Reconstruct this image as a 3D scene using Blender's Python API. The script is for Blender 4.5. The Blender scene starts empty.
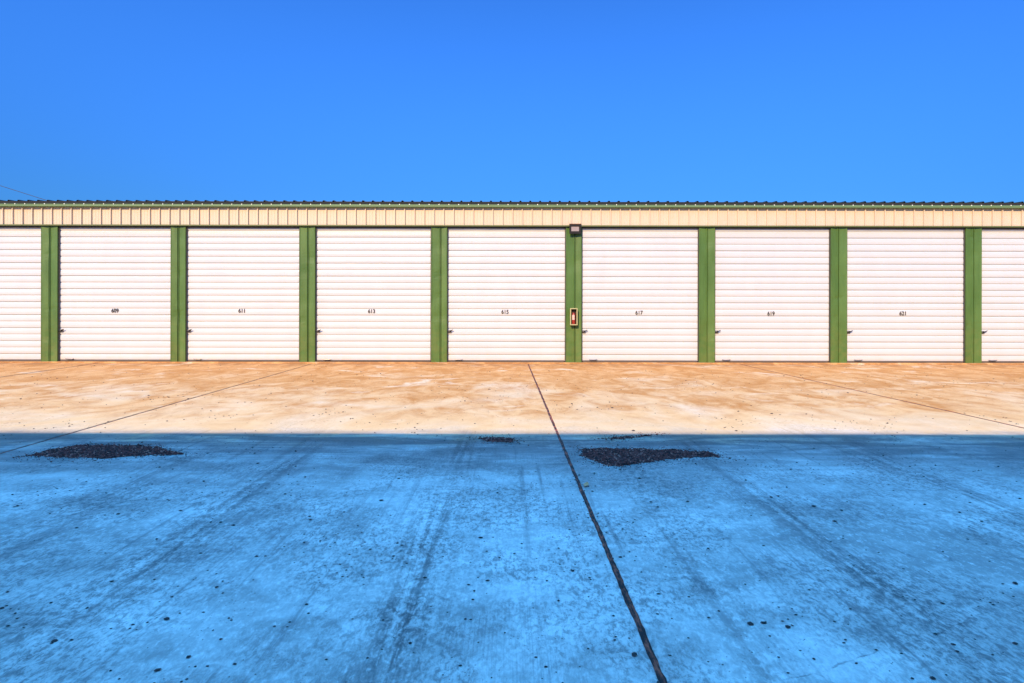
import bpy, math, random
from mathutils import Vector, noise as mnoise

R = math.radians
scene = bpy.context.scene
COL = scene.collection
random.seed(7)

# ------------------------------------------------------------------ frame of reference
FPX = 20.0 / 36.0 * 1024.0          # focal length in pixels of the photograph
HOR = 310.0                         # horizon row
CAMH = 1.115
KS = CAMH/1.07
WALL = 11.9                         # column fronts
def gx(px, py):
    """pixel on the paving -> ground point"""
    d = FPX * CAMH / (py - HOR)
    return ((px - 512.0) / FPX * d, d)
def wx(px, d=WALL):
    return (px - 512.0) / FPX * d
def wz(py, d=WALL):
    return CAMH + (HOR - py) / FPX * d

# ------------------------------------------------------------------ mesh builder
class MB:
    def __init__(self):
        self.v = []; self.f = []; self.m = []
    def vert(self, p):
        self.v.append(tuple(p)); return len(self.v) - 1
    def face(self, idx, mat=0):
        self.f.append(tuple(idx)); self.m.append(mat)
    def box(self, x0, x1, y0, y1, z0, z1, mat=0, bev=0.0):
        b = min(bev, (x1-x0)/2.2, (y1-y0)/2.2, (z1-z0)/2.2) if bev else 0
        if b <= 0:
            i = [self.vert((x, y, z)) for z in (z0, z1) for y in (y0, y1) for x in (x0, x1)]
            for q in ((0,2,3,1),(4,5,7,6),(0,1,5,4),(2,6,7,3),(0,4,6,2),(1,3,7,5)):
                self.face([i[k] for k in q], mat)
            return
        # chamfered box: 24 vertices
        X = (x0, x1); Y = (y0, y1); Z = (z0, z1); P = {}
        for a in (0,1):
            for c in (0,1):
                for e in (0,1):
                    sx = b if a == 0 else -b; sy = b if c == 0 else -b; sz = b if e == 0 else -b
                    P[(a,c,e,'x')] = self.vert((X[a], Y[c]+sy, Z[e]+sz))
                    P[(a,c,e,'y')] = self.vert((X[a]+sx, Y[c], Z[e]+sz))
                    P[(a,c,e,'z')] = self.vert((X[a]+sx, Y[c]+sy, Z[e]))
        for a in (0,1):
            self.face([P[(a,0,0,'x')],P[(a,1,0,'x')],P[(a,1,1,'x')],P[(a,0,1,'x')]], mat)
            self.face([P[(0,a,0,'y')],P[(1,a,0,'y')],P[(1,a,1,'y')],P[(0,a,1,'y')]], mat)
            self.face([P[(0,0,a,'z')],P[(1,0,a,'z')],P[(1,1,a,'z')],P[(0,1,a,'z')]], mat)
        for a in (0,1):
            for c in (0,1):
                self.face([P[(a,c,0,'x')],P[(a,c,1,'x')],P[(a,c,1,'y')],P[(a,c,0,'y')]], mat)
                self.face([P[(a,0,c,'x')],P[(a,1,c,'x')],P[(a,1,c,'z')],P[(a,0,c,'z')]], mat)
                self.face([P[(0,a,c,'y')],P[(1,a,c,'y')],P[(1,a,c,'z')],P[(0,a,c,'z')]], mat)
                for e in (0,1):
                    self.face([P[(a,c,e,'x')],P[(a,c,e,'y')],P[(a,c,e,'z')]], mat)
    def grid(self, rows, mat=0):
        """rows: list of equally long lists of points"""
        ids = [[self.vert(p) for p in r] for r in rows]
        for a, b in zip(ids, ids[1:]):
            for k in range(len(a) - 1):
                self.face((a[k], a[k+1], b[k+1], b[k]), mat)
    def tube(self, pts, rad, n=8, mat=0):
        rings = []
        for k, p in enumerate(pts):
            p = Vector(p)
            t = (Vector(pts[min(k+1, len(pts)-1)]) - Vector(pts[max(k-1, 0)])).normalized()
            u = t.cross(Vector((0, 0, 1)))
            if u.length < 1e-3: u = t.cross(Vector((1, 0, 0)))
            u.normalize(); w = t.cross(u)
            r = rad[k] if isinstance(rad, (list, tuple)) else rad
            rings.append([self.vert(p + (u*math.cos(a) + w*math.sin(a))*r) for a in [2*math.pi*j/n for j in range(n)]])
        for a, b in zip(rings, rings[1:]):
            for j in range(n):
                self.face((a[j], a[(j+1) % n], b[(j+1) % n], b[j]), mat)
        self.face(rings[0][::-1], mat); self.face(rings[-1], mat)
    def build(self, name, mats, parent=None, loc=(0,0,0), smooth=False):
        me = bpy.data.meshes.new(name)
        me.from_pydata(self.v, [], self.f)
        if not isinstance(mats, (list, tuple)): mats = [mats]
        for m in mats: me.materials.append(m)
        me.polygons.foreach_set('material_index', self.m)
        if smooth: me.polygons.foreach_set('use_smooth', [True]*len(self.f))
        me.validate(); me.update()
        import bmesh
        bm = bmesh.new(); bm.from_mesh(me)
        bmesh.ops.recalc_face_normals(bm, faces=bm.faces)
        bm.to_mesh(me); bm.free()
        o = bpy.data.objects.new(name, me); COL.objects.link(o)
        o.location = loc
        if parent: o.parent = parent
        return o

def tag(o, label=None, cat=None, group=None, kind=None):
    if label: o['label'] = label
    if cat: o['category'] = cat
    if group: o['group'] = group
    if kind: o['kind'] = kind
    return o
def empty(name, loc=(0,0,0), rz=0):
    o = bpy.data.objects.new(name, None); COL.objects.link(o)
    o.location = loc; o.rotation_euler = (0, 0, rz); o.empty_display_size = 0.2
    return o

# ------------------------------------------------------------------ node helper
class NT:
    def __init__(self, name):
        self.mat = bpy.data.materials.new(name); self.mat.use_nodes = True
        self.t = self.mat.node_tree
        self.b = self.t.nodes['Principled BSDF']
        self.pos = self.t.nodes.new('ShaderNodeNewGeometry').outputs['Position']
    def n(self, typ, **kw):
        nd = self.t.nodes.new(typ)
        for k, v in kw.items(): setattr(nd, k, v)
        return nd
    def put(self, sock, v):
        if isinstance(v, bpy.types.NodeSocket): self.t.links.new(v, sock)
        elif isinstance(v, (tuple, list)) and len(v) == 3 and sock.type == 'RGBA': sock.default_value = (*v, 1)
        else: sock.default_value = v
    def math(self, op, a, b=0.0, c=0.0, clamp=False):
        nd = self.n('ShaderNodeMath', operation=op); nd.use_clamp = clamp
        self.put(nd.inputs[0], a); self.put(nd.inputs[1], b); self.put(nd.inputs[2], c)
        return nd.outputs[0]
    def scale(self, vec, s):
        nd = self.n('ShaderNodeVectorMath', operation='MULTIPLY')
        self.put(nd.inputs[0], vec); nd.inputs[1].default_value = s
        return nd.outputs[0]
    def noise(self, vec, sc=1.0, det=4.0, rough=0.55, dist=0.0):
        nd = self.n('ShaderNodeTexNoise')
        self.put(nd.inputs['Vector'], vec); nd.inputs['Scale'].default_value = sc
        nd.inputs['Detail'].default_value = det; nd.inputs['Roughness'].default_value = rough
        nd.inputs['Distortion'].default_value = dist
        return nd.outputs['Fac']
    def ramp(self, f, a, b, lo=0.0, hi=1.0, smooth=True):
        nd = self.n('ShaderNodeMapRange'); nd.interpolation_type = 'SMOOTHSTEP' if smooth else 'LINEAR'
        self.put(nd.inputs[0], f)
        for i, v in zip((1,2,3,4), (a, b, lo, hi)): nd.inputs[i].default_value = v
        return nd.outputs[0]
    def mix(self, f, a, b, mode='MIX'):
        nd = self.n('ShaderNodeMix', data_type='RGBA', blend_type=mode)
        self.put(nd.inputs[0], f); self.put(nd.inputs[6], a); self.put(nd.inputs[7], b)
        return nd.outputs[2]
    def sep(self, vec):
        nd = self.n('ShaderNodeSeparateXYZ'); self.put(nd.inputs[0], vec); return nd.outputs
    def bump(self, h, strength, dist=0.01):
        nd = self.n('ShaderNodeBump'); self.put(nd.inputs['Height'], h)
        nd.inputs['Strength'].default_value = strength; nd.inputs['Distance'].default_value = dist
        self.t.links.new(nd.outputs[0], self.b.inputs['Normal'])
    def out(self, col=None, rough=None, metal=None, spec=None):
        if col is not None: self.put(self.b.inputs['Base Color'], col)
        if rough is not None: self.put(self.b.inputs['Roughness'], rough)
        if metal is not None: self.put(self.b.inputs['Metallic'], metal)
        if spec is not None: self.put(self.b.inputs['Specular IOR Level'], spec)
        return self.mat

def painted(name, col, var=0.12, rough=0.45, dirt=(0.30, 0.19, 0.10), dirt_bounce_h=0.35, dirt_bounce_amt=0.4, spec=0.4):
    k = NT(name)
    a = k.noise(k.scale(k.pos, (2.0, 2.0, 0.8)), 1.6, 5)
    b = k.noise(k.scale(k.pos, (40.0, 40.0, 4.0)), 1.0, 3)
    v = k.math('ADD', k.math('MULTIPLY', k.math('SUBTRACT', a, 0.5), 2*var), k.math('MULTIPLY', k.math('SUBTRACT', b, 0.5), var))
    c = k.mix(1.0, col, k.n('ShaderNodeCombineColor').outputs[0], 'MULTIPLY')
    cc = c.node.inputs[7].links[0].from_node
    val = k.math('ADD', 1.0, v)
    for i in range(3): k.put(cc.inputs[i], val)
    z = k.sep(k.pos)[2]
    d = k.math('MULTIPLY', k.ramp(z, 0.0, dirt_bounce_h, 1.0, 0.0), k.ramp(k.noise(k.scale(k.pos, (3, 3, 5)), 2.0, 5), 0.3, 0.7))
    c = k.mix(k.math('MULTIPLY', d, dirt_bounce_amt), c, dirt)  # on the green columns the dirt colour is bounced light painted in
    k.bump(b, 0.05, 0.004)
    return k.out(c, k.ramp(a, 0.3, 0.7, rough-0.08, rough+0.1), 0.0, spec)
def plain(name, col, rough=0.6, metal=0.0, var=0.2, sc=30):
    k = NT(name)
    n = k.noise(k.pos, sc, 4)
    c = k.mix(n, tuple(x*(1-var) for x in col), tuple(min(1, x*(1+var)) for x in col))
    return k.out(c, rough, metal)

M_GREEN  = painted('green_paint', (0.062, 0.132, 0.027), 0.30, 0.46, (0.16, 0.16, 0.04), 1.3, 0.35)  # yellow-green on the lower part is bounced light painted in
M_GUTTER = painted('gutter_green', (0.12, 0.21, 0.095), 0.10, 0.5, dirt_bounce_amt=0.0)
M_TRIM   = painted('trim_green', (0.11, 0.14, 0.05), 0.10, 0.5, dirt_bounce_amt=0.0)
M_CREAM  = painted('cream_cladding', (0.505, 0.425, 0.305), 0.08, 0.5, dirt_bounce_amt=0.0)
M_DOOR   = painted('white_door_paint', (0.452, 0.482, 0.490), 0.035, 0.42, (0.62, 0.42, 0.27), 0.30, 0.35)
M_ROOF   = painted('dark_green_roof', (0.012, 0.020, 0.016), 0.15, 0.45, dirt_bounce_amt=0.0)
M_VOID   = plain('void_black', (0.012, 0.014, 0.013), 0.95)
M_TRACK  = plain('dark_track', (0.035, 0.036, 0.032), 0.6)
M_SEAL   = plain('rubber_seal', (0.10, 0.085, 0.07), 0.9)
M_STEEL  = plain('zinc_steel', (0.22, 0.21, 0.20), 0.4, 0.6)
M_TAB    = plain('pale_tab', (0.75, 0.78, 0.66), 0.5)
M_INK    = plain('number_black', (0.015, 0.014, 0.014), 0.6)
M_BLACK  = plain('black_casing', (0.007, 0.0065, 0.006), 0.9)
M_BRONZE = plain('brown_bracket', (0.16, 0.09, 0.04), 0.5)
M_LENS   = plain('lamp_glass', (0.27, 0.23, 0.21), 0.2)
M_BEIGE  = plain('beige_case', (0.34, 0.33, 0.16), 0.5, var=0.08)
M_BROWN  = plain('cabinet_inside', (0.07, 0.028, 0.018), 0.7)
M_RED    = plain('extinguisher_red', (0.22, 0.020, 0.010), 0.35, var=0.1)
M_LABEL  = plain('extinguisher_label', (0.50, 0.36, 0.30), 0.5, var=0.05)
M_CABLE  = plain('cable_black', (0.02, 0.022, 0.03), 0.7)
M_PEBBLE = plain('dark_pebble', (0.035, 0.030, 0.028), 0.9, var=0.5, sc=60)
M_LEAF   = plain('dry_leaf', (0.70, 0.30, 0.13), 0.8, var=0.3, sc=80)

# gravel: brightness per stone
k = NT('asphalt_gravel')
vor = k.n('ShaderNodeTexVoronoi'); k.put(vor.inputs['Vector'], k.pos); vor.inputs['Scale'].default_value = 70
g = k.sep(vor.outputs['Color'])[0]
c = k.mix(k.ramp(g, 0.0, 1.0), (0.030, 0.007, 0.005), (0.21, 0.042, 0.028))
c = k.mix(k.ramp(g, 0.88, 0.98), c, (0.42, 0.17, 0.12))
M_GRAVEL = k.out(c, 0.95)

# ground soil
k = NT('dry_soil')
a = k.noise(k.pos, 0.15, 6); b = k.noise(k.pos, 3.0, 6)
M_SOIL = k.out(k.mix(k.math('ADD', k.math('MULTIPLY', a, 0.6), k.math('MULTIPLY', b, 0.4)), (0.22, 0.12, 0.06), (0.40, 0.27, 0.16)), 0.95)

# ---- concrete paving ---------------------------------------------------------
def concrete(name):
    k = NT(name)
    P = k.pos
    X, Y, Z = k.sep(P)
    big  = k.noise(P, 0.55, 5, 0.6, 0.4)
    mid  = k.noise(k.scale(P, (1.0, 1.3, 1.0)), 3.2, 7, 0.62, 0.5)
    fine = k.noise(P, 38.0, 6, 0.7)
    grain = k.noise(P, 170.0, 3, 0.7)
    broom = k.noise(k.scale(P, (150.0, 2.2, 1.0)), 1.0, 4, 0.6)
    cross = k.noise(k.scale(P, (3.0, 70.0, 1.0)), 1.0, 4, 0.6)
    # clean slab
    f = k.math('ADD', k.math('MULTIPLY', big, 0.6), k.math('MULTIPLY', mid, 0.4))
    col = k.mix(k.ramp(f, 0.36, 0.62), (0.35, 0.335, 0.30), (0.78, 0.75, 0.67))
    # fine mottling
    patch = k.noise(P, 1.7, 4, 0.55, 0.3)
    mott = k.noise(k.scale(P, (1.0, 0.7, 1.0)), 30.0, 8, 0.74, 0.6)
    mot2 = k.noise(k.scale(P, (1.3, 0.6, 1.0)), 62.0, 6, 0.72, 0.3)
    m = k.math('ADD', k.math('MULTIPLY', mott, 0.6), k.math('MULTIPLY', mot2, 0.4))
    dk = k.math('MULTIPLY', k.ramp(m, 0.55, 0.42), k.ramp(patch, 0.62, 0.40, 0.30, 1.0))
    col = k.mix(k.math('MULTIPLY', dk, 0.72), col, (0.15, 0.14, 0.135))
    lt = k.math('MULTIPLY', k.ramp(m, 0.52, 0.64), k.ramp(patch, 0.40, 0.62, 0.2, 0.8))
    col = k.mix(lt, col, (0.82, 0.80, 0.73))
    bm = k.math('MULTIPLY', k.ramp(broom, 0.52, 0.36), k.ramp(k.noise(P, 0.9, 3), 0.50, 0.62))
    col = k.mix(k.math('MULTIPLY', bm, 0.45), col, (0.20, 0.195, 0.20))
    # tyre marks that run up the drive
    tracks = None
    wob = k.math('MULTIPLY', k.math('SUBTRACT', k.noise(k.scale(P, (0.6, 0.5, 1)), 1.0, 2), 0.5), 0.22)
    for x0, w, amp in ((-0.40, 0.13, 1.0), (-1.62, 0.15, 0.95), (-2.45, 0.18, 0.8), (1.48, 0.13, 0.95),
                       (0.82, 0.10, 0.75), (2.75, 0.22, 0.8), (-3.3, 0.14, 0.5), (3.5, 0.14, 0.5)):
        d = k.math('DIVIDE', k.math('SUBTRACT', k.math('ADD', X, wob), x0), w)
        g = k.math('MULTIPLY', k.math('EXPONENT', k.math('MULTIPLY', k.math('MULTIPLY', d, d), -1.0)), amp)
        tracks = g if tracks is None else k.math('MAXIMUM', tracks, g)
    brk = k.ramp(k.noise(k.scale(P, (2.0, 0.8, 1.0)), 1.5, 6, 0.65), 0.40, 0.62)
    streak = k.noise(k.scale(P, (15.0, 0.45, 1.0)), 1.0, 6, 0.62, 0.3)
    tr = k.math('MULTIPLY', tracks, k.math('ADD', 0.45, k.math('MULTIPLY', brk, 0.55)))
    tr = k.math('MULTIPLY', tr, k.ramp(k.math('ADD', k.math('MULTIPLY', m, 0.8), k.math('MULTIPLY', streak, 0.9)), 0.98, 0.72))
    tr = k.math('MULTIPLY', tr, k.ramp(Y, 6.0, 4.8))
    col = k.mix(k.math('MULTIPLY', tr, 0.90), col, (0.085, 0.08, 0.08))
    st = k.math('MULTIPLY', k.ramp(streak, 0.47, 0.30), k.ramp(k.noise(k.scale(P, (0.9, 0.35, 1.0)), 1.0, 4), 0.42, 0.62))
    col = k.mix(k.math('MULTIPLY', st, 0.75), col, (0.13, 0.125, 0.125))
    # oil blotches
    ob = k.ramp(k.noise(k.scale(P, (1.6, 1.1, 1)), 2.3, 7, 0.7, 1.0), 0.61, 0.72)
    col = k.mix(k.math('MULTIPLY', k.math('MULTIPLY', ob, k.ramp(Y, 5.6, 4.4)), 0.6), col, (0.13, 0.12, 0.125))
    # hairline crack
    a, b = Vector((0.62, 1.62)), Vector((2.05, 2.22))
    n = Vector((-(b-a).y, (b-a).x)).normalized()
    wv = k.math('MULTIPLY', k.math('SUBTRACT', k.noise(P, 5.0, 6), 0.5), 0.09)
    dist = k.math('ABSOLUTE', k.math('ADD', k.math('ADD', k.math('MULTIPLY', k.math('SUBTRACT', X, a.x), n.x), k.math('MULTIPLY', k.math('SUBTRACT', Y, a.y), n.y)), wv))
    ck = k.math('MULTIPLY', k.ramp(dist, 0.0050, 0.001), k.math('MULTIPLY', k.ramp(X, 0.5, 0.75), k.ramp(X, 2.3, 2.0)))
    col = k.mix(k.math('MULTIPLY', ck, k.ramp(k.noise(P, 9.0, 5, 0.7), 0.42, 0.60, 0.0, 0.5)), col, (0.06, 0.055, 0.06))
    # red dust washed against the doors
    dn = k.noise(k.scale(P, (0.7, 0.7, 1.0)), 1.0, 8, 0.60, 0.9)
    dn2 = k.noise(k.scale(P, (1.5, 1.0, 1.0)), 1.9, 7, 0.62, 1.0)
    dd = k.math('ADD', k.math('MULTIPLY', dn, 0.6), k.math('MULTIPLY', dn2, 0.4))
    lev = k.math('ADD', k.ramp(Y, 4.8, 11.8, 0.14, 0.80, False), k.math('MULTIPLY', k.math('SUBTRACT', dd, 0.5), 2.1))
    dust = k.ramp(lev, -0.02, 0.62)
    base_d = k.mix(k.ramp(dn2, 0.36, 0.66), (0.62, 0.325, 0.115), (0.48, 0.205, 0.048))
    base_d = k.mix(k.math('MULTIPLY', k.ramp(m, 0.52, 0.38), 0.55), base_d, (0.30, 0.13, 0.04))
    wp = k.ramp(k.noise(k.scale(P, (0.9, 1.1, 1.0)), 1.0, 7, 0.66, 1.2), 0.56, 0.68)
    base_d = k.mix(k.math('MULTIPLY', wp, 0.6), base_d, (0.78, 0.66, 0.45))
    thin = k.ramp(k.math('ADD', Y, k.math('MULTIPLY', k.math('SUBTRACT', mid, 0.5), 1.2)), 4.5, 5.5, 0.0, 0.97)  # thin dust, with sunlit peach painted in past the shadow edge
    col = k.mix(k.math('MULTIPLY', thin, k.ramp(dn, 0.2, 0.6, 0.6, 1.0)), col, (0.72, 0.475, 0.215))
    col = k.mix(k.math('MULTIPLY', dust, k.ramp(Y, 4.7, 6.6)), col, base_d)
    # darker shade painted in along the shadow edge, broken up with grime streaks
    shade_grime = k.math('MULTIPLY', k.ramp(Y, 3.0, 4.9), k.ramp(Y, 5.35, 5.0))
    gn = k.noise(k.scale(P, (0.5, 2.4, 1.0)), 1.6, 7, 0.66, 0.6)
    shade_grime = k.math('MULTIPLY', shade_grime, k.ramp(k.math('ADD', k.math('MULTIPLY', gn, 0.7), k.math('MULTIPLY', mott, 0.3)), 0.34, 0.56, 0.22, 1.0))
    col = k.mix(k.math('MULTIPLY', shade_grime, 0.88), col, (0.075, 0.072, 0.072))
    # brown line of dirt along the threshold
    tl = k.math('MULTIPLY', k.ramp(Y, 10.9, 11.7), k.ramp(dn2, 0.35, 0.6))
    col = k.mix(k.math('MULTIPLY', tl, 0.7), col, (0.30, 0.15, 0.055))
    # rusty flecks on the sunny part
    vo = k.n('ShaderNodeTexVoronoi'); k.put(vo.inputs['Vector'], P); vo.inputs['Scale'].default_value = 14
    fl = k.math('MULTIPLY', k.ramp(vo.outputs['Distance'], 0.20, 0.10), k.ramp(k.noise(P, 1.1, 4), 0.50, 0.62))
    col = k.mix(k.math('MULTIPLY', k.math('MULTIPLY', fl, k.ramp(Y, 4.8, 5.6)), 0.75), col, (0.33, 0.13, 0.05))
    vo2 = k.n('ShaderNodeTexVoronoi'); k.put(vo2.inputs['Vector'], P); vo2.inputs['Scale'].default_value = 55
    pit = k.math('MULTIPLY', k.ramp(vo2.outputs['Distance'], 0.17, 0.09), k.ramp(k.noise(P, 4.0, 4), 0.48, 0.62))
    col = k.mix(k.math('MULTIPLY', pit, 0.7), col, (0.07, 0.06, 0.06))
    h = k.math('ADD', k.math('MULTIPLY', grain, 0.25), k.math('ADD', k.math('MULTIPLY', broom, 0.5), k.math('ADD', k.math('MULTIPLY', fine, 0.6), k.math('MULTIPLY', pit, -0.6))))
    k.bump(h, 0.9, 0.006)
    return k.out(col, 0.88, 0.0, 0.25)
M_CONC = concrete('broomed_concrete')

k = NT('joint_mastic')
a = k.noise(k.scale(k.pos, (60, 12, 1)), 1.0, 6, 0.7)
M_JOINT = k.out(k.mix(k.ramp(a, 0.44, 0.72), (0.022, 0.011, 0.009), (0.52, 0.11, 0.055)), 0.9)

# ------------------------------------------------------------------ ground, paving, joints
mb = MB(); mb.grid([[(-300, -300, 0), (300, -300, 0)], [(-300, 300, 0), (300, 300, 0)]])
tag(mb.build('ground', M_SOIL, loc=(0, 0, -0.06)), kind='structure')

Y0, Y1 = -1.75, WALL - 0.12
JOINTS = [(-16.6, -0.012, .008), (-12.35, -0.012, .008), (-7.37, -0.076, .028), (-3.70, -0.023, .015),
          (0.457, -0.0118, .0115), (4.815, -0.024, .024), (9.05, -0.02, .004), (13.3, -0.02, .006), (17.5, -0.02, .006)]
def jx(j, y): return j[0]*KS + j[1]*y
mb = MB()
ys = []
y = Y0
while y < Y1 - 0.02:
    ys.append(y); y += 0.03 if y < 5 else 0.06
ys.append(Y1)
for ja, jb in zip(JOINTS, JOINTS[1:]):
    rows = []
    for i, y in enumerate(ys):
        xa = jx(ja, y) + ja[2] + 0.0035*mnoise.noise((ja[0]*3, y*7, 0)) + 0.006*max(0, mnoise.noise((ja[0], y*43, 5)))
        xb = jx(jb, y) - jb[2] + 0.0035*mnoise.noise((jb[0]*3+9, y*7, 0)) - 0.006*max(0, mnoise.noise((jb[0], y*43, 8)))
        e = 0.004
        rows.append([(xa, y, -0.03), (xa, y, -0.003), (xa+e, y, 0), (xb-e, y, 0), (xb, y, -0.003), (xb, y, -0.03)])
    mb.grid(rows)
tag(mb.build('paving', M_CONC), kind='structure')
mb = MB()
for j in JOINTS[1:-1]:
    rows = [[(jx(j, y)-j[2]-.012, y, -0.006), (jx(j, y), y, -0.0030 + 0.003*mnoise.noise((j[0], y*13, 2))), (jx(j, y)+j[2]+.012, y, -0.007)] for y in ys]
    mb.grid(rows)
tag(mb.build('paving_joint', M_JOINT), kind='structure')

# ------------------------------------------------------------------ the shed
COLS = [(40.7, 57.3), (170.5, 185.4), (299.4, 315.0), (431.2, 447.0), (565.9, 581.6), (699.2, 714.9), (831.0, 847.2), (966.0, 981.9)]
COLX = [(wx(a), wx(b)) for a, b in COLS]
pitch_l = COLX[1][0] - COLX[0][0]; pitch_r = COLX[7][0] - COLX[6][0]
COLX = [(COLX[0][0]-2*pitch_l, COLX[0][1]-2*pitch_l), (COLX[0][0]-pitch_l, COLX[0][1]-pitch_l)] + COLX + \
       [(COLX[-1][0]+pitch_r, COLX[-1][1]+pitch_r), (COLX[-1][0]+2*pitch_r, COLX[-1][1]+2*pitch_r)]
FLOOR = 0.022
HEAD = 2.857       # underside of the fascia trim
FB, FT = 2.884, 3.247
DOORY = 0.058     # door plane behind the column fronts

def column_mesh(x0, x1, seed):
    w = x1 - x0; mid = 0.52 + 0.05*math.sin(seed*1.7)
    prof = [(0, .078), (0, .003), (.003, 0), (.014, 0), (.022, .006), (w*mid-.030, .020), (w*mid-.018, 0.004), (w*mid-.009, .004), (w*mid-.006, .034),
            (w*mid+.006, .034), (w*mid+.009, .004), (w*mid+.016, .004), (w*mid+.026, .020), (w-.022, .006), (w-.014, 0), (w-.003, 0), (w, .003), (w, .078)]
    rnd = random.Random(seed)
    dents = [(rnd.uniform(.05, w-.05), rnd.uniform(0.2, 2.7), rnd.uniform(.05, .14), rnd.uniform(.004, .011)) for _ in range(7)]
    rows = []
    nz = 44
    for i in range(nz+1):
        z = FLOOR + (HEAD - FLOOR)*i/nz
        row = []
        for (x, yy) in prof:
            d = 0.0
            if 0.01 < x < w-.01 and yy < .05:
                d = 0.007*mnoise.noise((x*9+seed*5, z*1.6, seed))
                for dx, dz, r, a in dents:
                    q = ((x-dx)**2 + (z-dz)**2)/(r*r)
                    if q < 6: d += a*math.exp(-q)
            row.append((x - w/2, yy + d, z))
        rows.append(row)
    m = MB(); m.grid(rows); return m

def curtain_mesh(w, z0, z1, seed):
    """profiled roller-door sheet, local x from -w/2, front towards -y"""
    rnd = random.Random(seed)
    per = 0.1365
    prof = []
    z = z0; kx = 0
    while z < z1:
        deep = 0.013 if kx % 2 == 0 else 0.007
        for dz, dy in ((0, -.001), (.012, -.0045), (.050, -.007), (.095, -.0045), (.116, -.001), (.1200, deep), (.1325, deep)):
            if z+dz <= z1: prof.append((z+dz, dy + rnd.uniform(-.0007, .0007)))
        z += per; kx += 1
    m = MB()
    n = 14
    rows = [[(-w/2 + w*i/n, dy + 0.0035*mnoise.noise((i*.45, zz*1.1, seed)), zz) for i in range(n+1)] for zz, dy in prof]
    m.grid(rows); return m

def digits(text, h):
    cu = bpy.data.curves.new('number', 'FONT'); cu.body = text; cu.size = h/0.7; cu.align_x = 'CENTER'; cu.align_y = 'CENTER'
    cu.extrude = 0.0012; cu.offset = 0.0022
    o = bpy.data.objects.new('number', cu); COL.objects.link(o)
    dg = bpy.context.evaluated_depsgraph_get()
    me = bpy.data.meshes.new_from_object(o.evaluated_get(dg))
    bpy.data.objects.remove(o); bpy.data.curves.remove(cu)
    for v in me.vertices:
        x, y, z = v.co; v.co = (x*0.92, -z, y)
    me.name = 'door_number'
    return me

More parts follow.
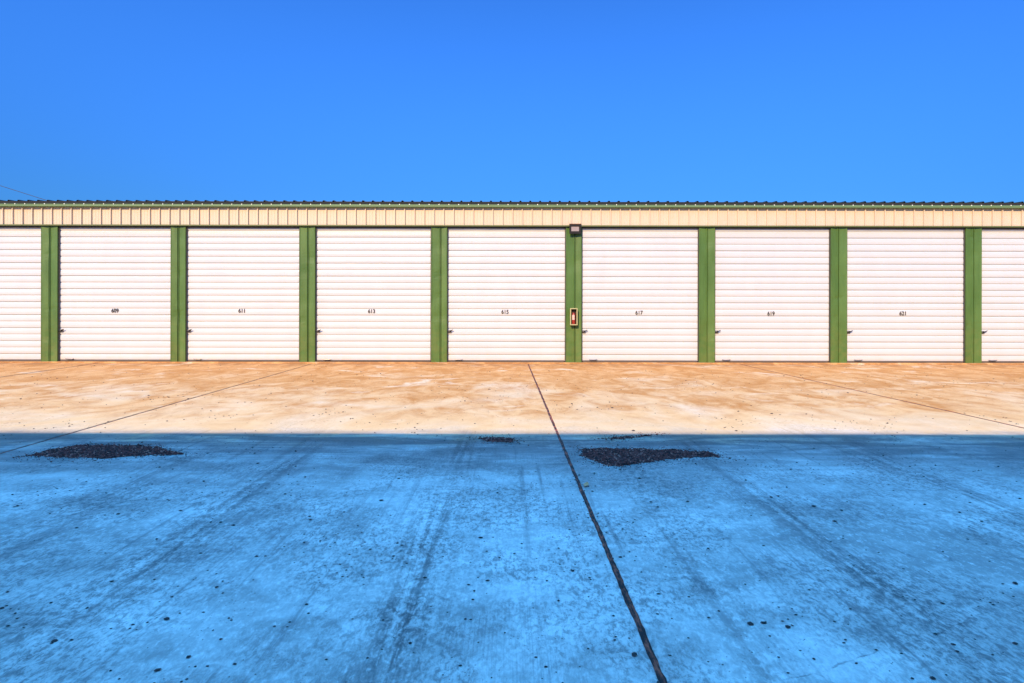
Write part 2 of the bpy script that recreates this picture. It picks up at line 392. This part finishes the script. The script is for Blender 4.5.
def make_shed(loc, rz, colx, numbers, number_px, label, shadow_bar=False):
    root = empty('storage_building', loc, rz)
    tag(root, label, 'storage building')
    xa, xb = colx[0][0], colx[-1][1]
    # slab
    m = MB(); m.box(xa-.05, xb+.05, -0.10, 8.0, -0.05, FLOOR, bev=.006)
    m.build('floor_slab', M_CONC, root)
    # rear and end walls
    m = MB()
    m.box(xa+.01, xa+.05, .12, 7.9, FLOOR, 3.2); m.box(xb-.05, xb-.01, .12, 7.9, FLOOR, 3.2); m.box(xa+.05, xb-.05, 7.84, 7.9, FLOOR, 3.3)
    m.build('rear_wall', M_CREAM, root)
    # lintel behind the fascia
    m = MB(); m.box(xa, xb, .03, .11, HEAD+.004, FT-.004, 0)
    m.build('lintel', M_TRIM, root)
    # columns
    for i, (a, b) in enumerate(colx):
        column_mesh(a, b, i*3+1).build('column', M_GREEN, root, ((a+b)/2, 0, 0))
    # fascia cladding: ribbed sheet
    pts = []
    x = xa - .02
    P = 0.2045
    n = int((xb - xa + .04)/P) + 1
    for i in range(n):
        b = x + i*P
        pts += [(b, 0), (b+.050, 0), (b+.054, -.003), (b+.060, -.003), (b+.064, 0), (b+.112, 0), (b+.116, -.003), (b+.122, -.003), (b+.126, 0),
                (b+.168, 0), (b+.174, -.030), (b+.191, -.030), (b+.200, 0)]
    m = MB()
    zs = (FB, FB+.12, FB+.24, FT)
    m.grid([[(px, -0.012 + py + .0015*mnoise.noise((px*2, z*3, 1)), z) for px, py in pts] for z in zs])
    m.build('fascia', M_CREAM, root)
    m = MB()
    m.box(xa-.03, xb+.03, -.040, .028, HEAD+.003, HEAD+.013, 0, .002)
    m.box(xa-.03, xb+.03, -.040, -.037, HEAD+.0135, HEAD+.029, 0)
    m.build('fascia_trim', M_TRIM, root)
    # gutter
    m = MB()
    prof = [(-.012, FT-.001), (-.085, FT-.001), (-.100, FT+.012), (-.100, FT+.034), (-.106, FT+.039), (-.106, FT+.050), (-.100, FT+.054), (-.094, FT+.050), (-.094, FT+.012), (-.012, FT+.006)]
    m.grid([[(xa-.05, a, b) for a, b in prof], [(xb+.05, a, b) for a, b in prof]])
    for i in range(n + 1):
        tx = xa + i*P + .07
        if tx < xb: m.box(tx-.007, tx+.007, -.1085, -.0905, FT+.044, FT+.062, 1)
    m.build('gutter', [M_GUTTER, M_TAB], root)
    m = MB(); m.box(xa-.03, xb+.03, -.084, -.054, FT+.02, FT+.1105)  # black strip standing in for the shaded void under the roof sheets
    m.build('eave_shade_strip', M_VOID, root)
    # roof sheet with trapezoid ribs
    pr = []
    for i in range(n + 1):
        b = xa - .05 + i*P
        pr += [(b, 0), (b+.150, 0), (b+.160, .024), (b+.186, .024), (b+.197, 0)]
    m = MB()
    rise = math.tan(R(3.0))
    z0 = FT + .117
    rows = []
    for yy in (-.085, 8.05):
        rows.append([(px, yy, z0 + pz + (yy+.085)*rise) for px, pz in pr])
    m.grid(rows)
    m.grid([[(px, -.085, z0+pz) for px, pz in pr], [(px, -.085, z0+pz-.006) for px, pz in pr]])
    m.grid([[(px, yy, z0 + pz - .006 + (yy+.085)*rise) for px, pz in pr] for yy in (-.085, 8.05)])
    m.build('roof', M_ROOF, root)
    if shadow_bar:
        m = MB(); m.box(xa-.05, xb+.05, -.088, -.02, z0 + .026, FT+.150, 0, .003); m.build('shadow_edge_bar', M_GUTTER, root)  # unseen bar added so the roof edge casts a straight shadow
    # doors
    for i in range(len(colx)-1):
        l, r = colx[i][1], colx[i+1][0]
        cx = (l + r)/2; w = r - l
        door = curtain_mesh(w + .05, FLOOR + .028, HEAD + .05, i).build('roller_door', M_DOOR, root, (cx, DOORY, 0))
        m = MB(); m.box(-w/2+.03, w/2-.03, -.016, .010, FLOOR+.004, FLOOR+.040, 0, .004)
        m.build('bottom_rail', M_SEAL if True else M_DOOR, door)
        for s in (-1, 1):
            m = MB()
            if s < 0: m.box(-w/2-.002, -w/2+.020, -.030, -.0125, FLOOR, HEAD, 0, .002)
            else:     m.box(w/2-.020, w/2+.002, -.030, -.0125, FLOOR, HEAD, 0, .002)
            m.build('guide_track', M_TRACK, door)
        m = MB(); m.box(-w/2+.021, w/2-.021, -.034, -.0125, HEAD-.030, HEAD+.0025, 0, .002)  # dark strip standing in for the shade below the fascia
        m.build('head_shade_strip', M_TRACK, door)
        # latch: plate, bolt into the track, lever
        lx = -w/2 + .055; lz = wz(331.8, WALL + DOORY)
        m = MB()
        m.box(lx-.030, lx+.034, -.020, -.0085, lz-.028, lz+.036, 0, .003)
        m.box(lx-.056, lx+.010, -.032, -.0205, lz-.012, lz+.006, 1, .003)
        m.tube([(lx+.012, -.02, lz+.012), (lx+.014, -.048, lz+.014)], .011, 8, 1)
        m.tube([(lx+.014, -.046, lz+.014), (lx+.050, -.050, lz+.034), (lx+.070, -.050, lz+.040)], [.010, .009, .007], 8, 1)
        m.build('latch', [M_STEEL, M_BLACK], door)
        # lift handle on the lowest slat
        hx = -w/2 + .245
        m = MB()
        m.box(hx-.055, hx-.035, -.040, -.0175, FLOOR+.034, FLOOR+.060, 0, .002)
        m.box(hx+.035, hx+.055, -.040, -.0175, FLOOR+.034, FLOOR+.060, 0, .002)
        m.tube([(hx-.085, -.040, FLOOR+.060), (hx-.045, -.046, FLOOR+.050), (hx+.045, -.046, FLOOR+.050), (hx+.085, -.040, FLOOR+.060)], .0085, 8, 0)
        m.build('lift_handle', M_STEEL, door)
        num = numbers[i] if i < len(numbers) else None
        if num:
            px, py = number_px[i]
            me = digits(num, .079); me.materials.append(M_INK)
            o = bpy.data.objects.new('door_number', me); COL.objects.link(o); o.parent = door
            o.location = (wx(px, WALL + DOORY - .012) - cx, -.0150, wz(py, WALL + DOORY - .012))
            door['label'] = 'white roller door with black number ' + num
    return root

NUM = [None, None, '609', '611', '613', '615', '617', '619', '621', None, None]
NPX = [None, None, (115, 311.5), (242, 311.4), (371.6, 311.6), (505, 312), (639, 312.6), (771, 313.2), (903, 312.8), None, None]
shed = make_shed((0, WALL, 0), 0, COLX, NUM, NPX, 'long storage building with white roller doors, green columns and cream fascia across the paving')
# the facing row, whose roof edge shades the near half of the drive
EAVE_Y = -1.95
BACK_SCALE = 1.40
back_cols = [(-b, -a) for a, b in COLX][::-1]
facing = make_shed((0, EAVE_Y - .10, 0), math.pi, back_cols, [], [], 'facing storage building whose straight roof edge throws the shade on the near paving', True)

facing.scale = (1, 1, BACK_SCALE)

# ------------------------------------------------------------------ security light
lx = wx(574.7); lz = wz(229.3)
t = empty('security_light', (lx, WALL, lz)); tag(t, 'small dark floodlight with pale glass at the top of a green column', 'floodlight')
m = MB()
m.box(-.125, .125, -.080, -.030, .096, .110, 0, .004); m.box(-.03, .03, -.030, .008, .088, .108, 0, .004)
m.build('bracket', M_BRONZE, t)
m = MB()
zf = .055
rows = []
for (yy, hw, z0, z1) in ((-.014, .075, -.060, .060), (-.026, .105, -.085, .080), (-.066, .122, -.100, .090), (-.078, .122, -.100, .090), (-.078, .084, -.052, .052), (-.066, .080, -.048, .048)):
    rows.append([(-hw, yy, z0), (hw, yy, z0), (hw, yy, z1), (-hw, yy, z1), (-hw, yy, z0)])
m.grid(rows); m.face([m.vert(p) for p in rows[0][:4]])
for q in range(5):
    m.box(-.080 + q*.038, -.072 + q*.038, -.022, -.002, -.055, .055)
m.build('casing', M_BLACK, t)
m = MB(); m.box(-.081, .081, -.071, -.064, -.049, .049, 0, .003)
m.build('lens', M_LENS, t)

# ------------------------------------------------------------------ extinguisher cabinet with its extinguisher
x0, x1 = wx(570.3, WALL-.09), wx(577.4, WALL-.09); z0, z1 = wz(325.0, WALL-.09), wz(308.2, WALL-.09)
cx, cz = (x0+x1)/2, (z0+z1)/2; hw, hh = (x1-x0)/2, (z1-z0)/2
t = empty('extinguisher_cabinet', (cx, WALL, cz)); tag(t, 'narrow open beige cabinet fixed to the green column under the floodlight', 'cabinet')
D = .085; fr = .018
m = MB()
m.box(-hw, hw, -.012, .000, -hh, hh, 0, .002)
m.build('back_panel', M_BROWN, t)
m = MB()
m.box(-hw, -hw+.012, -D, -.0125, -hh, hh, 0, .003); m.box(hw-.012, hw, -D, -.0125, -hh, hh, 0, .003)
m.box(-hw+.0125, hw-.0125, -D, -.0125, hh-.012, hh, 0, .003); m.box(-hw+.0125, hw-.0125, -D, -.0125, -hh, -hh+.012, 0, .003)
m.build('case', M_BEIGE, t)
m = MB()
m.box(-hw-.004, -hw+fr, -D-.012, -D-.0005, -hh-.004, hh+.004, 0, .003); m.box(hw-fr, hw+.004, -D-.012, -D-.0005, -hh-.004, hh+.004, 0, .003)
m.box(-hw+fr+.0005, hw-fr-.0005, -D-.012, -D-.0005, hh-fr, hh+.004, 0, .003); m.box(-hw+fr+.0005, hw-fr-.0005, -D-.012, -D-.0005, -hh-.004, -hh+fr, 0, .003)
m.build('front_frame', M_BEIGE, t)
t = empty('fire_extinguisher', (cx, WALL - .050, cz - hh + .013)); tag(t, 'small red fire extinguisher with pale label standing inside the beige cabinet', 'fire extinguisher')
H = 2*hh - .03
m = MB()
rr = .036
prof = [(0.0, .030), (.006, .035), (.015, rr), (H*.62, rr), (H*.68, .032), (H*.72, .024), (H*.745, .016), (H*.77, .016)]
n = 20
rows = [[(r*math.cos(2*math.pi*j/n), r*math.sin(2*math.pi*j/n), z) for j in range(n+1)] for z, r in prof]
m.grid(rows); m.build('cylinder', M_RED, t, smooth=True)
m = MB()
m.grid([[((rr+.0012)*math.cos(a), (rr+.0012)*math.sin(a), z) for a in [R(198 + 9*j) for j in range(12)]] for z in (H*.30, H*.62)])
m.build('paper_label', M_LABEL, t)
m = MB()
m.box(-.016, .016, -.014, .014, H*.771, H*.84, 0, .004); m.box(-.010, .034, -.008, .008, H*.842, H*.87, 0, .003); m.box(-.006, .038, -.007, .007, H*.90, H*.925, 0, .003)
m.build('valve', M_BLACK, t)
m = MB()
m.tube([(.016, -.008, H*.80), (.036, -.020, H*.76), (.046, -.022, H*.6), (.044, -.024, H*.35), (.041, -.024, H*.2)], .006, 8)
m.build('hose', M_BLACK, t)

# ------------------------------------------------------------------ overhead cable that runs down behind the roof
dC = 26.0
pa = Vector(((0-512)/FPX*dC, dC, CAMH + (HOR-186.5)/FPX*dC)); pb = Vector(((46-512)/FPX*dC, dC, CAMH + (HOR-201)/FPX*dC))
dirv = (pb - pa)
pts = []
for i in range(41):
    s = -14 + 16.2*i/40
    p = pa + dirv*s
    p.z += 0.010*(s-0.0)*(s-1.0)
    pts.append(p)
m = MB(); m.tube(pts, .013, 6)
tag(m.build('overhead_cable', M_CABLE), 'thin black overhead cable sloping down behind the roof', 'cable')

# ------------------------------------------------------------------ loose stones
def stone(m, p, r, rnd, flat=0.6, mat=0):
    """a small angular stone: jittered octahedral lump"""
    a0 = rnd.uniform(0, 6.28)
    n = 6
    sx, sy = rnd.uniform(.8, 1.35), rnd.uniform(.7, 1.1)
    top = m.vert((p[0], p[1], p[2] + r*flat*rnd.uniform(.8, 1.2)))
    bot = m.vert((p[0], p[1], p[2] - r*flat*.4))
    ring = []
    for j in range(n):
        a = a0 + 2*math.pi*j/n
        q = rnd.uniform(.75, 1.1)
        ring.append(m.vert((p[0] + r*sx*q*math.cos(a), p[1] + r*sy*q*math.sin(a), p[2] + r*flat*rnd.uniform(.1, .5))))
    for j in range(n):
        m.face((ring[j], ring[(j+1) % n], top), mat); m.face((ring[(j+1) % n], ring[j], bot), mat)

def gravel_heap(outline, height, seed, label, count):
    """outline in photo pixels -> low heap of crumbled asphalt"""
    rnd = random.Random(seed)
    pts = [Vector(gx(*p)) for p in outline]
    c = sum(pts, Vector((0, 0)))/len(pts)
    def inside(q):
        ok = False
        for a, b in zip(pts, pts[1:] + pts[:1]):
            if (a.y > q.y) != (b.y > q.y) and q.x < (b.x-a.x)*(q.y-a.y)/(b.y-a.y) + a.x: ok = not ok
        return ok
    def edge(q):
        best = 9
        for a, b in zip(pts, pts[1:] + pts[:1]):
            ab = b - a; s = max(0, min(1, (q-a).dot(ab)/ab.length_squared)); best = min(best, (a + ab*s - q).length)
        return best
    xs = [p.x for p in pts]; yy = [p.y for p in pts]
    m = MB()
    # mound
    def hgt(q):
        if not inside(q): return -.006
        e = edge(q) + .035*mnoise.noise((q.x*9, q.y*9, seed+3)) + .02*mnoise.noise((q.x*30, q.y*30, seed)) - .018
        if e <= 0: return -.006
        return height*(1 - math.exp(-e/.06))*(0.7 + 0.5*mnoise.noise((q.x*6, q.y*6, seed))) + .006*mnoise.noise((q.x*40, q.y*40, seed))
    st = .018
    nx = int((max(xs)-min(xs))/st) + 2; ny = int((max(yy)-min(yy))/st) + 2
    rows = [[(min(xs)+i*st - c.x, min(yy)+j*st - c.y, hgt(Vector((min(xs)+i*st, min(yy)+j*st)))) for i in range(nx)] for j in range(ny)]
    m.grid(rows)
    k = 0
    while k < count:
        q = Vector((rnd.uniform(min(xs)-.12, max(xs)+.12), rnd.uniform(min(yy)-.10, max(yy)+.10)))
        ins = inside(q); e = edge(q)
        if (ins and (hgt(q) > -.004 or rnd.random() < .25)) or (not ins and rnd.random() < math.exp(-e/.045)*.35):
            r = rnd.uniform(.003, .007) if rnd.random() < .88 else rnd.uniform(.007, .011)
            if not ins: r *= .75
            stone(m, (q.x-c.x, q.y-c.y, max(0, hgt(q)) + r*.15), r, rnd, .8); k += 1
    o = m.build('gravel_patch', M_GRAVEL, loc=(c.x, c.y, 0.0))
    return tag(o, label, 'gravel patch', 'patches of loose dark gravel')

gravel_heap([(22,457.5),(45,452),(70,447.5),(85,445),(110,446),(140,446),(165,449),(188,455),(170,456),(140,457),(105,460),(70,459),(45,458.5)], .020, 3,
            'long flat patch of loose dark gravel left of the centre joint', 3600)
gravel_heap([(578,449),(600,448),(640,448.5),(680,449.5),(712,452),(718,454.5),(730,457.5),(716,457.5),(700,457.5),(670,460),(645,463),(620,467),(604,466),(592,461),(580,456)], .020, 5,
            'wedge shaped patch of loose dark gravel just right of the centre joint', 3600)
gravel_heap([(473,438.5),(484,436.5),(500,437),(517,438.5),(519,441),(509,444),(503,442.5),(488,442)], .010, 8,
            'small patch of loose dark gravel at the shade edge just left of the centre joint', 420)
gravel_heap([(600,438.5),(618,436),(645,434.8),(663,433.6),(640,437.5),(622,439.5),(608,440)], .008, 9,
            'thin strip of dark gravel along the shade edge behind the wedge shaped patch', 420)

PEB = [(167,620,6),(55,642,5),(158.5,671,6.5),(118.5,515,3.5),(77,529,3.5),(181,511.5,3),(211,523,3.5),(221,523,3.2),(234,526,4),(201,554,3.5),(257,557,3.5),(217,588,4),
       (296,467,3.2),(258,464,3),(255,454,2.6),(208,454,3),(309,614,3.2),(275,627,3),(221.5,640,3.6),(204,613,3),(8.5,627,4),(310,517,3),(173,470,2.6),(11,610,2.6),(72,641,4),
       (18,507,3.4),(157,540,3.4),(381.5,501,4.2),(399,479,3),(481,538,4.2),(522,544,3),(500,558,3),(425.5,578,3.6),(469,585,3.4),(461,666,4),(639.6,478.5,4),(651,502,3),(658,507,2.8),
       (630,552,3),(659,594,3.4),(658,614,3.4),(559,601,3.2),(635,655,7.5),(573,571,4),(488,581,4.2),(771.5,497,3.2),(778.5,496,3.6),(814,506,4.6),(835,521,4.4),(842,510,3.4),(787,487,2.8),
       (746,480,2.8),(688,501.5,3.4),(708.5,548.5,3.2),(764,545.5,3),(925,504,3),(960,512,3.8),(982,521,3.6),(1020,498,3.8),(904,568.5,2.6),(1016,583,6),(943,603,4.6),(851,608.5,2.8),
       (751,624,7.5),(764,623,5),(788.5,627,6.5),(783,621,3),(954,644,4),(958,651,4.2),(1016,643,5),(857,663,3.4),(689,638,3),(910,466,2.6),(924,476,2.6),(998.5,466,2.8),(970,502,2.8),(791,469,2.6),(814,448,2.4),
       (160,468,3),(296,452,2.4)]
rnd = random.Random(21)
for i, (px, py, s) in enumerate(PEB):
    x, y = gx(px, py)
    r = 0.5*s*y/FPX*1.05
    m = MB(); stone(m, (0, 0, r*.12), r, rnd, .55)
    o = m.build('pebble', M_PEBBLE, loc=(x, y, 0)); o.rotation_euler = (0, 0, rnd.uniform(-.4, .4))
    tag(o, 'small dark pebble lying loose on the shaded paving', 'pebble', 'loose dark pebbles on the paving')

# fine grit
m = MB(); rnd = random.Random(33)
k = 0
while k < 2600:
    y = rnd.uniform(1.5, 11.4); x = rnd.uniform(-1.05, 1.05)*y
    d = mnoise.noise((x*1.3, y*1.3, 4)) + .45*mnoise.noise((x*5, y*5, 7))
    if rnd.random() > (.12 + max(0, d)*1.5): continue
    if y > 5 and rnd.random() < .45: continue
    r = rnd.uniform(.0022, .0065)*(1 if rnd.random() < .93 else 1.6)*(1 if y < 5 else 1.6)
    stone(m, (x, y, r*.1), r, rnd, .6); k += 1
tag(m.build('grit', M_PEBBLE), kind='stuff', label='fine dark grit scattered over the paving', cat='grit')

# a dry leaf beside the centre joint
x, y = gx(586.5, 486)
m = MB()
rows = []
for i in range(9):
    s = i/8; w = .016*math.sin(math.pi*min(1, s*1.02))**.8 + .0006
    rows.append([((s-.5)*.06, -w, .006 + .010*s*s + .004), (( s-.5)*.06, 0, .004 + .010*s*s), ((s-.5)*.06, w, .006 + .010*s*s + .004)])
m.grid(rows)
m.tube([(-.045, 0, .004), (-.03, 0, .005)], .0011, 5)
o = m.build('dry_leaf', M_LEAF, loc=(x, y, 0)); o.rotation_euler = (0, 0, 1.2)
tag(o, 'dry tan leaf lying beside the centre joint', 'leaf')

# ------------------------------------------------------------------ light
AZ = R(20.0)
RISE = (FT + .150)*BACK_SCALE
REACH = 4.915*KS - (EAVE_Y - .10 + .085)
EL = math.atan(RISE*math.cos(AZ)/REACH)
SUN_E, SUN_COL = 2.75, (1.0, 0.68, 0.36)
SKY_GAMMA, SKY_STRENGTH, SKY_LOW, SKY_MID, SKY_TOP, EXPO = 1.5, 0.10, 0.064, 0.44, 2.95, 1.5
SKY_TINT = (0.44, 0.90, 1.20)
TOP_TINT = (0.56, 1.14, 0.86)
sd = Vector((-math.sin(AZ)*math.cos(EL), -math.cos(AZ)*math.cos(EL), math.sin(EL)))
li = bpy.data.lights.new('sun', 'SUN'); li.energy = SUN_E; li.angle = R(0.3); li.color = SUN_COL
so = bpy.data.objects.new('sun', li); COL.objects.link(so)
so.rotation_euler = sd.to_track_quat('Z', 'Y').to_euler()
so.location = sd*30

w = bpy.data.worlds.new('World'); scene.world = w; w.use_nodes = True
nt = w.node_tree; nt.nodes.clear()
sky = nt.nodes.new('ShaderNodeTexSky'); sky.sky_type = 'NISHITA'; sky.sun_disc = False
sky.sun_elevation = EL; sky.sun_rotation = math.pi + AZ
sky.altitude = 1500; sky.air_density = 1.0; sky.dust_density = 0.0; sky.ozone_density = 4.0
gm = nt.nodes.new('ShaderNodeGamma'); gm.inputs['Gamma'].default_value = SKY_GAMMA      # deep, saturated blue of the photograph
tc = nt.nodes.new('ShaderNodeTexCoord'); sp = nt.nodes.new('ShaderNodeSeparateXYZ')
nt.links.new(tc.outputs['Generated'], sp.inputs[0])
def mr(src, a, b, lo, hi):
    nd = nt.nodes.new('ShaderNodeMapRange'); nd.interpolation_type = 'SMOOTHSTEP'
    nt.links.new(src, nd.inputs[0])
    for i, v in zip((1,2,3,4), (a, b, lo, hi)): nd.inputs[i].default_value = v
    return nd.outputs[0]
def mm(op, a, b):
    nd = nt.nodes.new('ShaderNodeMath'); nd.operation = op
    for i, v in enumerate((a, b)):
        if isinstance(v, float): nd.inputs[i].default_value = v
        else: nt.links.new(v, nd.inputs[i])
    return nd.outputs[0]
# even, deep blue towards the horizon all round, boosted overhead to fill the shade
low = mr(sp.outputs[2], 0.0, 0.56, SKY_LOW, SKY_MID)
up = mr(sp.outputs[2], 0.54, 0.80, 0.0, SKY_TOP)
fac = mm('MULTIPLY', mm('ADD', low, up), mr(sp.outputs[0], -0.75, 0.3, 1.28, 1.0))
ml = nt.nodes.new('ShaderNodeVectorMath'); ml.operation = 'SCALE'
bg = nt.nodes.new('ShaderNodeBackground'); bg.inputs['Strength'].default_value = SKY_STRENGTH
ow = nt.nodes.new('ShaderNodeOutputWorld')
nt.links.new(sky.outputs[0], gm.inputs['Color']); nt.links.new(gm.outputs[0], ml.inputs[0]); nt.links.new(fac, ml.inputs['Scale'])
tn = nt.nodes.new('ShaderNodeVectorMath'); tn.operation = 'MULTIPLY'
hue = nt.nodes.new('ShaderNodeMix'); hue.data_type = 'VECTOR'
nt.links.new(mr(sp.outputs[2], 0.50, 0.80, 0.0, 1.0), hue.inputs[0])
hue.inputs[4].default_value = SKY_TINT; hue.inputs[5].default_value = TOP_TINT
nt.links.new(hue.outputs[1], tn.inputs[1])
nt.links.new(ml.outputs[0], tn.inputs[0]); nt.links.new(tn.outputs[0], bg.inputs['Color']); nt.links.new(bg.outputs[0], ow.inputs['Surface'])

# ------------------------------------------------------------------ camera
cam = bpy.data.cameras.new('camera'); cam.sensor_width = 36; cam.lens = 20; cam.sensor_fit = 'HORIZONTAL'
cam.shift_y = -(341.5 - HOR)/1024.0
cam.clip_start = 0.05; cam.clip_end = 2000
co = bpy.data.objects.new('camera', cam); COL.objects.link(co)
co.location = (0, 0, CAMH); co.rotation_euler = (R(90), R(-0.1), 0)
scene.camera = co
scene.view_settings.view_transform = 'Standard'; scene.view_settings.look = 'None'
scene.view_settings.exposure = EXPO; scene.view_settings.gamma = 1.0
scene.view_settings.use_curve_mapping = False
